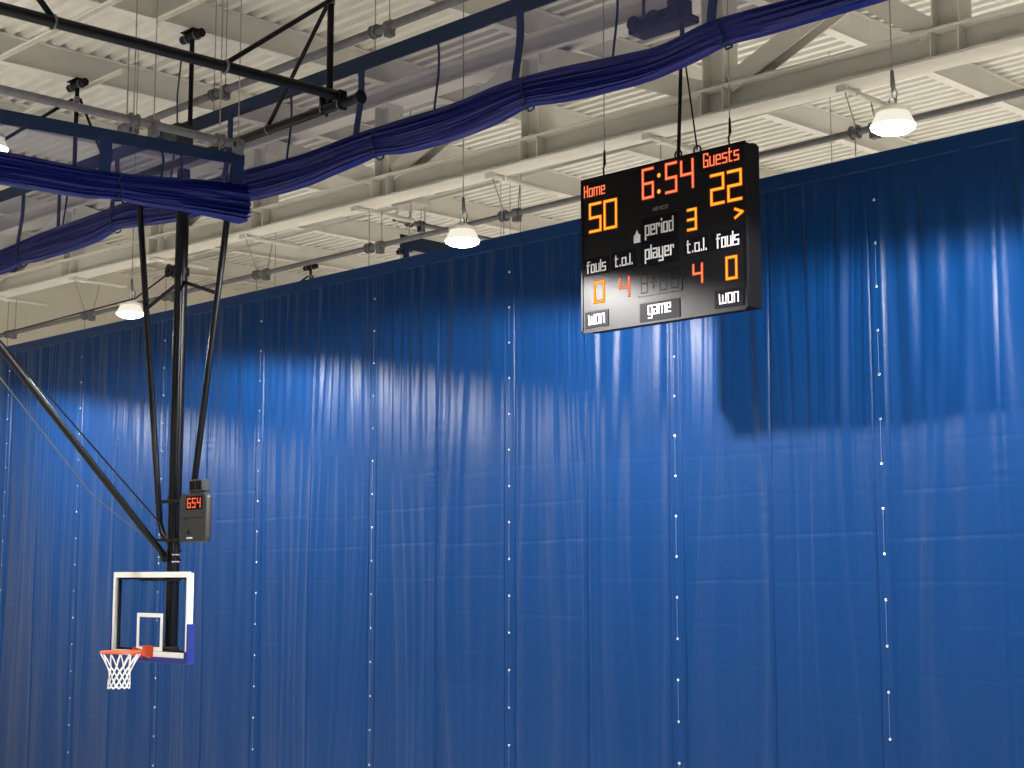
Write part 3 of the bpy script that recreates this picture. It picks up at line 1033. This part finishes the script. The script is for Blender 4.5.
# rods and wires the board hangs from
rod = thing('suspension_rod', (13.75, 10.95, 8.92), 'black rod and slack cable holding up the middle of the scoreboard', 'hanger')
build('rod', MB().tube([(13.75, 11.0, 8.86), (13.75, 10.86, roof_z(13.75) - .44)], .022, 10), 'black_steel', rod)
build('cable', MB().tube([(13.75, 10.72, 8.93), (13.75, 10.88, 10.03), (13.75, 10.90, 10.56)], .011, 6), 'black_steel', rod)
br = MB()
br.box((13.60, 10.78, 10.50), (13.90, 11.62, 10.58))
br.box((13.64, 10.85, 10.58), (13.86, 11.05, 10.78))
br.tube([(13.75, 11.70, 10.70), (13.75, 10.84, 10.70)], .05, 12)
for yy in (10.95, 11.25, 11.55):
    br.torus((13.60, yy, 10.62), .07, .022, (1, 0, 0), 18, 6)
build('bracket', br, 'black_steel', rod)
build('bracket_hanger', MB().tube([(13.75, 11.5, 10.72), (13.75, 11.5, roof_z(13.75) - .3)], .02, 8), 'black_steel', rod)
for yy, lab in ((12.15, 'thin steel wire with a hook on the left corner of the scoreboard'), (10.25, 'thin steel wire with a hook on the right corner of the scoreboard')):
    w = thing('suspension_wire', (13.75, yy, SZT), lab, 'wire', 'corner wires of the scoreboard')
    build('wire_rope', MB().tube([(13.75, yy, 9.17), (13.75, yy, roof_z(13.75) - .02)], .007, 6), 'wire', w)
    hk = MB().tube([(13.75, yy, 9.20), (13.75, yy, 9.02)], [.012, .02], 8)
    hk.tube([(13.75, yy, 9.02), (13.75, yy + .02, 8.98), (13.75, yy + .015, 8.92), (13.75, yy, 8.84)], .012, 6)
    build('hook', hk, 'black_steel', w)

# ------------------------------------------------------------------ basketball hoop
MX, MY = 11.10, 17.32               # mast
BX = 10.70                          # face of the backboard
BYL, BYR, BZB, BZT = 18.10, 16.335, 3.03, 4.09
BYM = (BYL + BYR) / 2
hp = thing('basketball_hoop', (MX, MY, 2.95), 'ceiling-hung basketball hoop with clear backboard, black mast and braces', 'basketball hoop')
build('mast', MB().tube([(MX, MY, 2.98), (MX, MY, 9.44)], .086, 20), 'black_steel', hp)
build('inner_mast', MB().tube([(MX - .055, MY - .075, 3.1), (MX - .055, MY - .075, 8.0)], .035, 12), 'black_steel', hp)
def collar(z, r=.105, h=.07):
    return MB().lathe([(.086, -h/2), (r, -h/2), (r, h/2), (.086, h/2)], (MX, MY, z), (0, 0, 1), 20)
for z in (5.05, 4.50, 4.36, 4.24):
    build('collar', collar(z, .100, .035), 'black_steel', hp)
pk = collar(8.05, .11, .10)
pk.lathe([(.02, -.05), (.09, -.05), (.065, 0), (.09, .05), (.02, .05)], (MX - .04, MY + .17, 8.08), (1, 0, 0), 18)
build('pulley', pk, 'black_steel', hp)
build('sway_brace', MB().tube([(MX, 18.46, 9.45), (MX, 17.66, 4.72), (MX, 17.58, 4.58), (MX, 17.40, 4.46)], .042, 12), 'black_steel', hp)
build('sway_brace', MB().tube([(MX, 16.13, 9.45), (MX, 16.93, 4.95), (MX, 17.00, 4.72), (MX, 17.24, 4.48)], .042, 12), 'black_steel', hp)
build('spreader', MB().tube([(MX, 17.40, 7.90), (MX, 18.14, 7.66)], .026, 8), 'black_steel', hp)
build('spreader', MB().tube([(MX, 17.24, 7.90), (MX, 16.44, 7.64)], .026, 8), 'black_steel', hp)
build('front_brace', MB().tube([(MX - .12, MY, 4.28), (5.95, MY, 9.55)], .046, 14), 'black_steel', hp)
cl = MB().box((MX - .17, MY - .035, 4.22), (MX - .08, MY + .035, 4.32))
cl.tube([(MX - .16, MY - .10, 4.27), (MX - .16, MY + .10, 4.27)], .02, 8)
build('brace_clevis', cl, 'black_steel', hp, bevel=.01)
for z in (4.22, 4.31):
    build('strap_bolt', MB().tube([(MX - .09, MY - .10, z), (MX + .02, MY - .105, z)], .011, 8), 'galvanised', hp)
build('lift_cable', MB().tube([(MX - .20, MY, 4.70), (5.95, MY, 9.32)], .011, 6), 'black_steel', hp)
build('thin_line', MB().tube([(MX - .14, MY, 4.34), (9.9, MY + .02, 5.05), (8.5, MY, 6.52), (5.95, MY, 9.22)], .008, 6), 'dark_cord', hp)  # thin dark line sloping up below the front brace
build('return_cable', MB().tube([(MX, MY + .20, 8.10), (MX, 18.44, 7.84), (MX, 22.5, 7.78), (MX, 27.0, 7.76)], .012, 6), 'black_steel', hp)
arms = MB()
for z in (3.12, 4.0):
    for yy in (MY - .28, MY + .28):
        arms.tube([(MX, MY, z), (MX - .08, yy, z), (BX + .10, yy, z)], .028, 10)
build('board_arm', arms, 'black_steel', hp)
rf = MB()
fy0, fy1, fz0, fz1 = BYL - .035, BYR + .035, BZB + .06, BZT - .06
for (a, b) in (((fy1, fz1 - .035), (fy0, fz1)), ((fy1, fz0), (fy0, fz0 + .035)), ((fy1, fz0), (fy1 + .035, fz1)), ((fy0 - .035, fz0), (fy0, fz1))):
    rf.box((BX + .055, a[0], a[1]), (BX + .085, b[0], b[1]))
build('rear_frame', rf, 'black_steel', hp, smooth=False)

bb = build('backboard', MB().box((BX + .012, BYR + .02, BZB + .02), (BX + .024, BYL - .02, BZT - .02)), 'clear', hp, smooth=False)
bf = MB()
bf.box((BX, BYR, BZT - .07), (BX + .03, BYL, BZT))
bf.box((BX, BYR, BZB), (BX + .03, BYL, BZB + .065))
bf.box((BX, BYL - .05, BZB + .065), (BX + .03, BYL, BZT - .07))
bf.box((BX, BYR, BZB + .065), (BX + .03, BYR + .05, BZT - .07))
bf.box((BX + .03, BYR, BZB), (BX + .072, BYR + .02, BZT))
bf.box((BX + .03, BYL - .02, BZB), (BX + .072, BYL, BZT))
bf.box((BX + .03, BYR, BZT - .02), (BX + .072, BYL, BZT))
bf.box((BX + .03, BYR, BZB), (BX + .072, BYL, BZB + .02))
build('board_frame', bf, 'white_frame', bb, smooth=False)
sq = MB()
sy0, sy1, sz0, sz1 = BYM + .29, BYM - .31, 3.10, 3.57
sq.box((BX + .006, sy1, sz1 - .05), (BX + .012, sy0, sz1))
sq.box((BX + .006, sy1, sz0), (BX + .012, sy0, sz0 + .05))
sq.box((BX + .006, sy1, sz0 + .05), (BX + .012, sy1 + .055, sz1 - .05))
sq.box((BX + .006, sy0 - .055, sz0 + .05), (BX + .012, sy0, sz1 - .05))
build('target_square', sq, 'white_frame', bb, smooth=False)
pd = MB()
pd.box((BX - .018, BYR - .03, BZB - .07), (BX + .095, BYL + .03, BZB - .002))
pd.box((BX - .018, BYR - .03, BZB - .002), (BX + .095, BYR - .002, BZB + .42))
pd.box((BX - .018, BYL + .002, BZB - .002), (BX + .115, BYL + .03, BZB + .42))
pd.box((BX - .018, BYR - .002, BZB - .002), (BX - .002, BYR + .05, BZB + .08))
build('edge_padding', pd, 'pad', bb, smooth=False, bevel=.012)

RC = Vector((BX - .16 - .2286, BYM, 3.095))
ri = MB().torus(RC, .2286 + .013, .015, (0, 0, 1), 44, 8)
ri.box((BX - .014, BYM - .12, 2.985), (BX, BYM + .12, 3.165))
ri.box((BX - .16, BYM - .085, 3.085), (BX - .012, BYM + .085, 3.107))
for s in (-1, 1):
    ri.prism([(-.006, 0), (.006, 0), (.006, .10), (-.006, .10)], (BX - .012, BYM + s * .10, 3.0), (BX - .18, BYM + s * .12, 3.06))
rim = build('rim', ri, 'orange', hp, bevel=.004)
ho = MB()
for i in range(12):
    a = 2 * math.pi * i / 12
    ho.torus(RC + Vector((math.cos(a) * .2386, math.sin(a) * .2386, -.017)), .011, .003, (-math.sin(a), math.cos(a), 0), 8, 5)
build('net_hook', ho, 'orange', rim)
nt = MB()
def netp(i, f):
    a = 2 * math.pi * i / 12
    r = .2386 - .108 * min(1, f / .55) ** .9 - .004 * f + .022 * max(0, f - .62)
    z = RC.z - .022 - .40 * f
    return RC + Vector((math.cos(a) * r, math.sin(a) * r + .02 * f, z - RC.z))
lev = [0, .40, .55, .70, .85, 1.0]
for i in range(12):
    for sgn in (-.5, .5):
        pts = []
        x = i
        for L, f in enumerate(lev):
            if L == 0: pts.append(netp(i, 0))
            else:
                x = i + sgn * (1 if L % 2 else 0) if False else i + sgn * L
                for g in (.5, 1.0):
                    ff = lev[L-1] + (f - lev[L-1]) * g
                    xx = i + sgn * (L - 1 + g)
                    pts.append(netp(xx, ff))
        nt.tube(pts, .0065, 6)
for i in range(12):
    nt.tube([netp(i + .5, 1.0), netp(i + 1, 1.06), netp(i + 1.5, 1.0)], .0065, 6)
build('net', nt, 'net', rim)

# ------------------------------------------------------------------ shot clock on the mast
CXF = 10.93
sh = thing('shot_clock', (MX, 16.75, 4.46), 'dark grey shot clock showing 6:54 in red, clamped to the hoop mast', 'shot clock')
CY0, CY1, CZ0, CZ1 = 16.95, 16.34, 4.46, 5.08
def rrect(y0, y1, z0, z1, r, n=6):
    pts = []
    for (cy, cz, a0) in ((y1 - r, z1 - r, 0), (y0 + r, z1 - r, 90), (y0 + r, z0 + r, 180), (y1 - r, z0 + r, 270)):
        for i in range(n + 1):
            a = math.radians(a0 + 90 * i / n)
            pts.append((cy + r * math.cos(a), cz + r * math.sin(a)))
    return pts
rr = rrect(CY1, CY0, CZ0, CZ1, .07)
body = MB()
n = len(rr)
rings = [(CXF, .96), (CXF + .02, 1.0), (CXF + .075, 1.0), (CXF + .09, .97)]
cyc, czc = (CY0 + CY1) / 2, (CZ0 + CZ1) / 2
for xx, s in rings:
    body.v += [(xx, cyc + (a - cyc) * s, czc + (b - czc) * s) for a, b in rr]
for k in range(len(rings) - 1):
    for i in range(n):
        body.f.append((k*n+i, k*n+(i+1) % n, (k+1)*n+(i+1) % n, (k+1)*n+i))
body.f.append(tuple(range(n)))
body.f.append(tuple(reversed(range((len(rings)-1)*n, len(rings)*n))))
build('body', body, 'black_plastic', sh, angle=40)
build('seam_line', MB().box((CXF - .002, CY1 + .03, 4.765), (CXF + .01, CY0 - .03, 4.772)), 'unlit_led', sh, smooth=False)
hb = MB()
for (yy, zz) in ((16.80, 4.755), (16.77, 4.70)):
    hb.lathe([(0, .004), (.010, .004), (.012, 0)], (CXF, yy, zz), (-1, 0, 0), 8)
hb.add([(CXF - .003, 16.75, 4.56), (CXF - .003, 16.70, 4.56), (CXF - .003, 16.725, 4.63), (CXF + .001, 16.75, 4.56), (CXF + .001, 16.70, 4.56), (CXF + .001, 16.725, 4.63)],
       [(0, 1, 2), (5, 4, 3), (0, 3, 4, 1), (1, 4, 5, 2), (2, 5, 3, 0)])
build('face_marks', hb, 'unlit_led', sh)
build('badge', MB().box((CXF - .004, 16.63, 4.505), (CXF, 16.76, 4.525)), 'white_vinyl', sh, smooth=False)
wnd = MB().box((CXF - .003, 16.43, 4.87), (CXF + .001, 16.80, 5.04))
wn = build('display_window', wnd, 'plate_black', sh, smooth=False)
for ch, yl in (('6', 16.755), ('5', 16.645), ('4', 16.535)):
    led_digit(ch, yl, yl - .065, 4.90, 5.01, .021, 'red', wn, CXF - .003, pitch=.02)
hr = MB().box((CXF + .0, 16.45, 5.10), (CXF + .12, 16.74, 5.25))
ho = build('horn', hr, 'black_plastic', sh, bevel=.01)
gr = MB()
for yy in (16.475, 16.61):
    gr.box((CXF - .006, yy, 5.12), (CXF + .002, yy + .105, 5.23))
build('horn_grille', gr, 'unlit_led', ho, smooth=False)
build('horn_foot', MB().box((CXF + .02, 16.49, 5.075), (CXF + .08, 16.70, 5.105)), 'black_plastic', ho, smooth=False)
for z in (5.0, 4.50):
    bk = MB()
    bk.box((MX - .12, 16.80, z - .02), (MX - .088, 17.60, z + .02))
    bk.box((MX + .088, 17.16, z - .02), (MX + .108, 17.48, z + .02))
    for yy in (17.19, 17.45):
        bk.tube([(MX - .12, yy, z), (MX + .11, yy, z)], .009, 6)
    build('bracket', bk, 'black_steel', sh, smooth=False)

# ------------------------------------------------------------------ black pipe frame that carries the hoop
fm = thing('hoop_pipe_frame', (MX, 14.05, 9.6), 'black pipe frame with struts and clamps crossing the upper left corner', 'pipe frame')
FZ = 9.60
build('cross_pipe', MB().tube([(MX, 18.75, FZ - .04), (MX, 13.64, FZ + .01)], .058, 14), 'black_steel', fm)
build('pipe_end', MB().tube([(MX, 13.68, FZ + .01), (MX, 13.60, FZ + .01)], [.06, .085], 14), 'black_steel', fm)
build('long_pipe', MB().tube([(3.5, 14.05, FZ), (MX - .02, 14.05, FZ + .125)], .064, 14), 'black_steel', fm)
pz = roof_z(MX) - .44
build('upright', MB().tube([(MX, 14.20, FZ), (MX, 14.20, pz)], .042, 12), 'black_steel', fm)
build('strut', MB().tube([(9.50, 14.05, FZ + .13), (MX - .05, 14.10, 10.93)], .030, 10), 'black_steel', fm)
build('strut', MB().tube([(MX, 15.42, FZ + .06), (MX, 14.25, 10.93)], .026, 10), 'black_steel', fm)
build('strut', MB().tube([(7.40, 14.05, FZ + .10), (6.55, 14.05, 10.55), (5.3, 14.05, pz)], .034, 10), 'black_steel', fm)
build('head_clamp', MB().tube([(MX, 14.20, 10.90), (MX, 14.20, 10.98)], .055, 12), 'galvanised', fm)
for xx in (7.40, 9.50):
    build('strap_clamp', MB().torus((xx, 14.05, FZ + .016 * (xx - 3.5) + .0), .072, .014, (1, 0, 0), 22, 6), 'galvanised', fm)
for yy, r in ((14.30, .066), (13.98, .066), (15.42, .064)):
    build('strap_clamp', MB().torus((MX, yy, FZ), r, .010, (0, 1, 0), 20, 6), 'galvanised', fm)
build('joint_plate', MB().box((MX - .06, 13.93, FZ - .07), (MX + .06, 13.97, FZ + .17)), 'black_steel', fm, bevel=.012)
build('joint_plate', MB().box((MX - .06, 14.29, FZ - .07), (MX + .06, 14.33, FZ + .17)), 'black_steel', fm, bevel=.012)
wd = MB().prism([(-.06, 0), (.06, 0), (.035, -.28), (-.035, -.28)], (MX - .04, 16.13, FZ), (MX + .04, 16.13, FZ))
build('brace_lug', wd, 'black_steel', fm, smooth=False)

# hanger posts clamped beneath the roof beams
def hanger_post(x, y, zb, label, braces=False, slim=.034):
    zt = roof_z(x) - .44
    t = thing('hanger_post', (x, y, zb), label, 'hanger post', 'hanger posts under the roof beams')
    build('post', MB().tube([(x, y, zb), (x, y, zt - .10)], slim, 10), 'black_steel', t)
    hd = MB().tube([(x, y + .24, zt - .07), (x, y - .24, zt - .07)], .062, 14)
    build('head_pipe', hd, 'black_steel', t)
    for dy in (-.11, .11):
        build('u_bolt', MB().torus((x, y + dy, zt - .07), .066, .012, (0, 1, 0), 18, 6), 'galvanised', t)
    cp = MB().box((x - .10, y - .16, zt - .012), (x + .10, y + .16, zt))
    cp.box((x - .02, y + .10, zt - .05), (x + .02, y + .2, zt - .0))
    build('beam_plate', cp, 'black_steel', t, smooth=False)
    if braces:
        build('post_clamp', MB().tube([(x, y, zt - .34), (x, y, zt - .26)], .046, 10), 'galvanised', t)
        build('brace', MB().tube([(x - .05, y + .04, zt - .30), (x - 1.35, y + .3, zt - 1.35)], .026, 8), 'black_steel', t)
        build('brace', MB().tube([(x + .04, y - .02, zt - .28), (x + .40, y - .1, zt - 1.1), (x + .75, y - .2, zt - 1.85)], .022, 8), 'black_steel', t)
    return t
wi = hanger_post(11.53, 17.87, 9.95, 'black hanger post with a winch box at its foot, straight above the hoop mast')
hanger_post(11.48, 20.95, 9.95, 'black hanger post with two splayed braces at the upper left', True)
hanger_post(14.55, 27.1, 10.6, 'short black hanger post seen through the net of the long divider at the left')
hanger_post(23.5, 27.1, 10.3, 'black hanger post rising behind the curtain near the middle lamp')
hanger_post(23.1, 30.2, 9.6, 'farther black hanger post with a slant brace behind the curtain, left of the other', True)
build('winch_case', MB().box((11.23, 17.72, 9.93), (11.497, 18.06, 10.22)), 'black_plastic', wi, bevel=.015)
build('winch_drum', MB().lathe([(0, -.10), (.09, -.10), (.09, -.06), (.06, -.05), (.06, .05), (.09, .06), (.09, .10), (0, .10)], (11.30, 17.9, 9.90), (1, 0, 0), 18), 'galvanised', wi)
build('winch_conduit', MB().tube([(11.42, 18.02, 10.22), (11.42, 18.04, 10.7), (11.44, 18.0, 11.2)], .012, 6), 'dark_cord', wi)
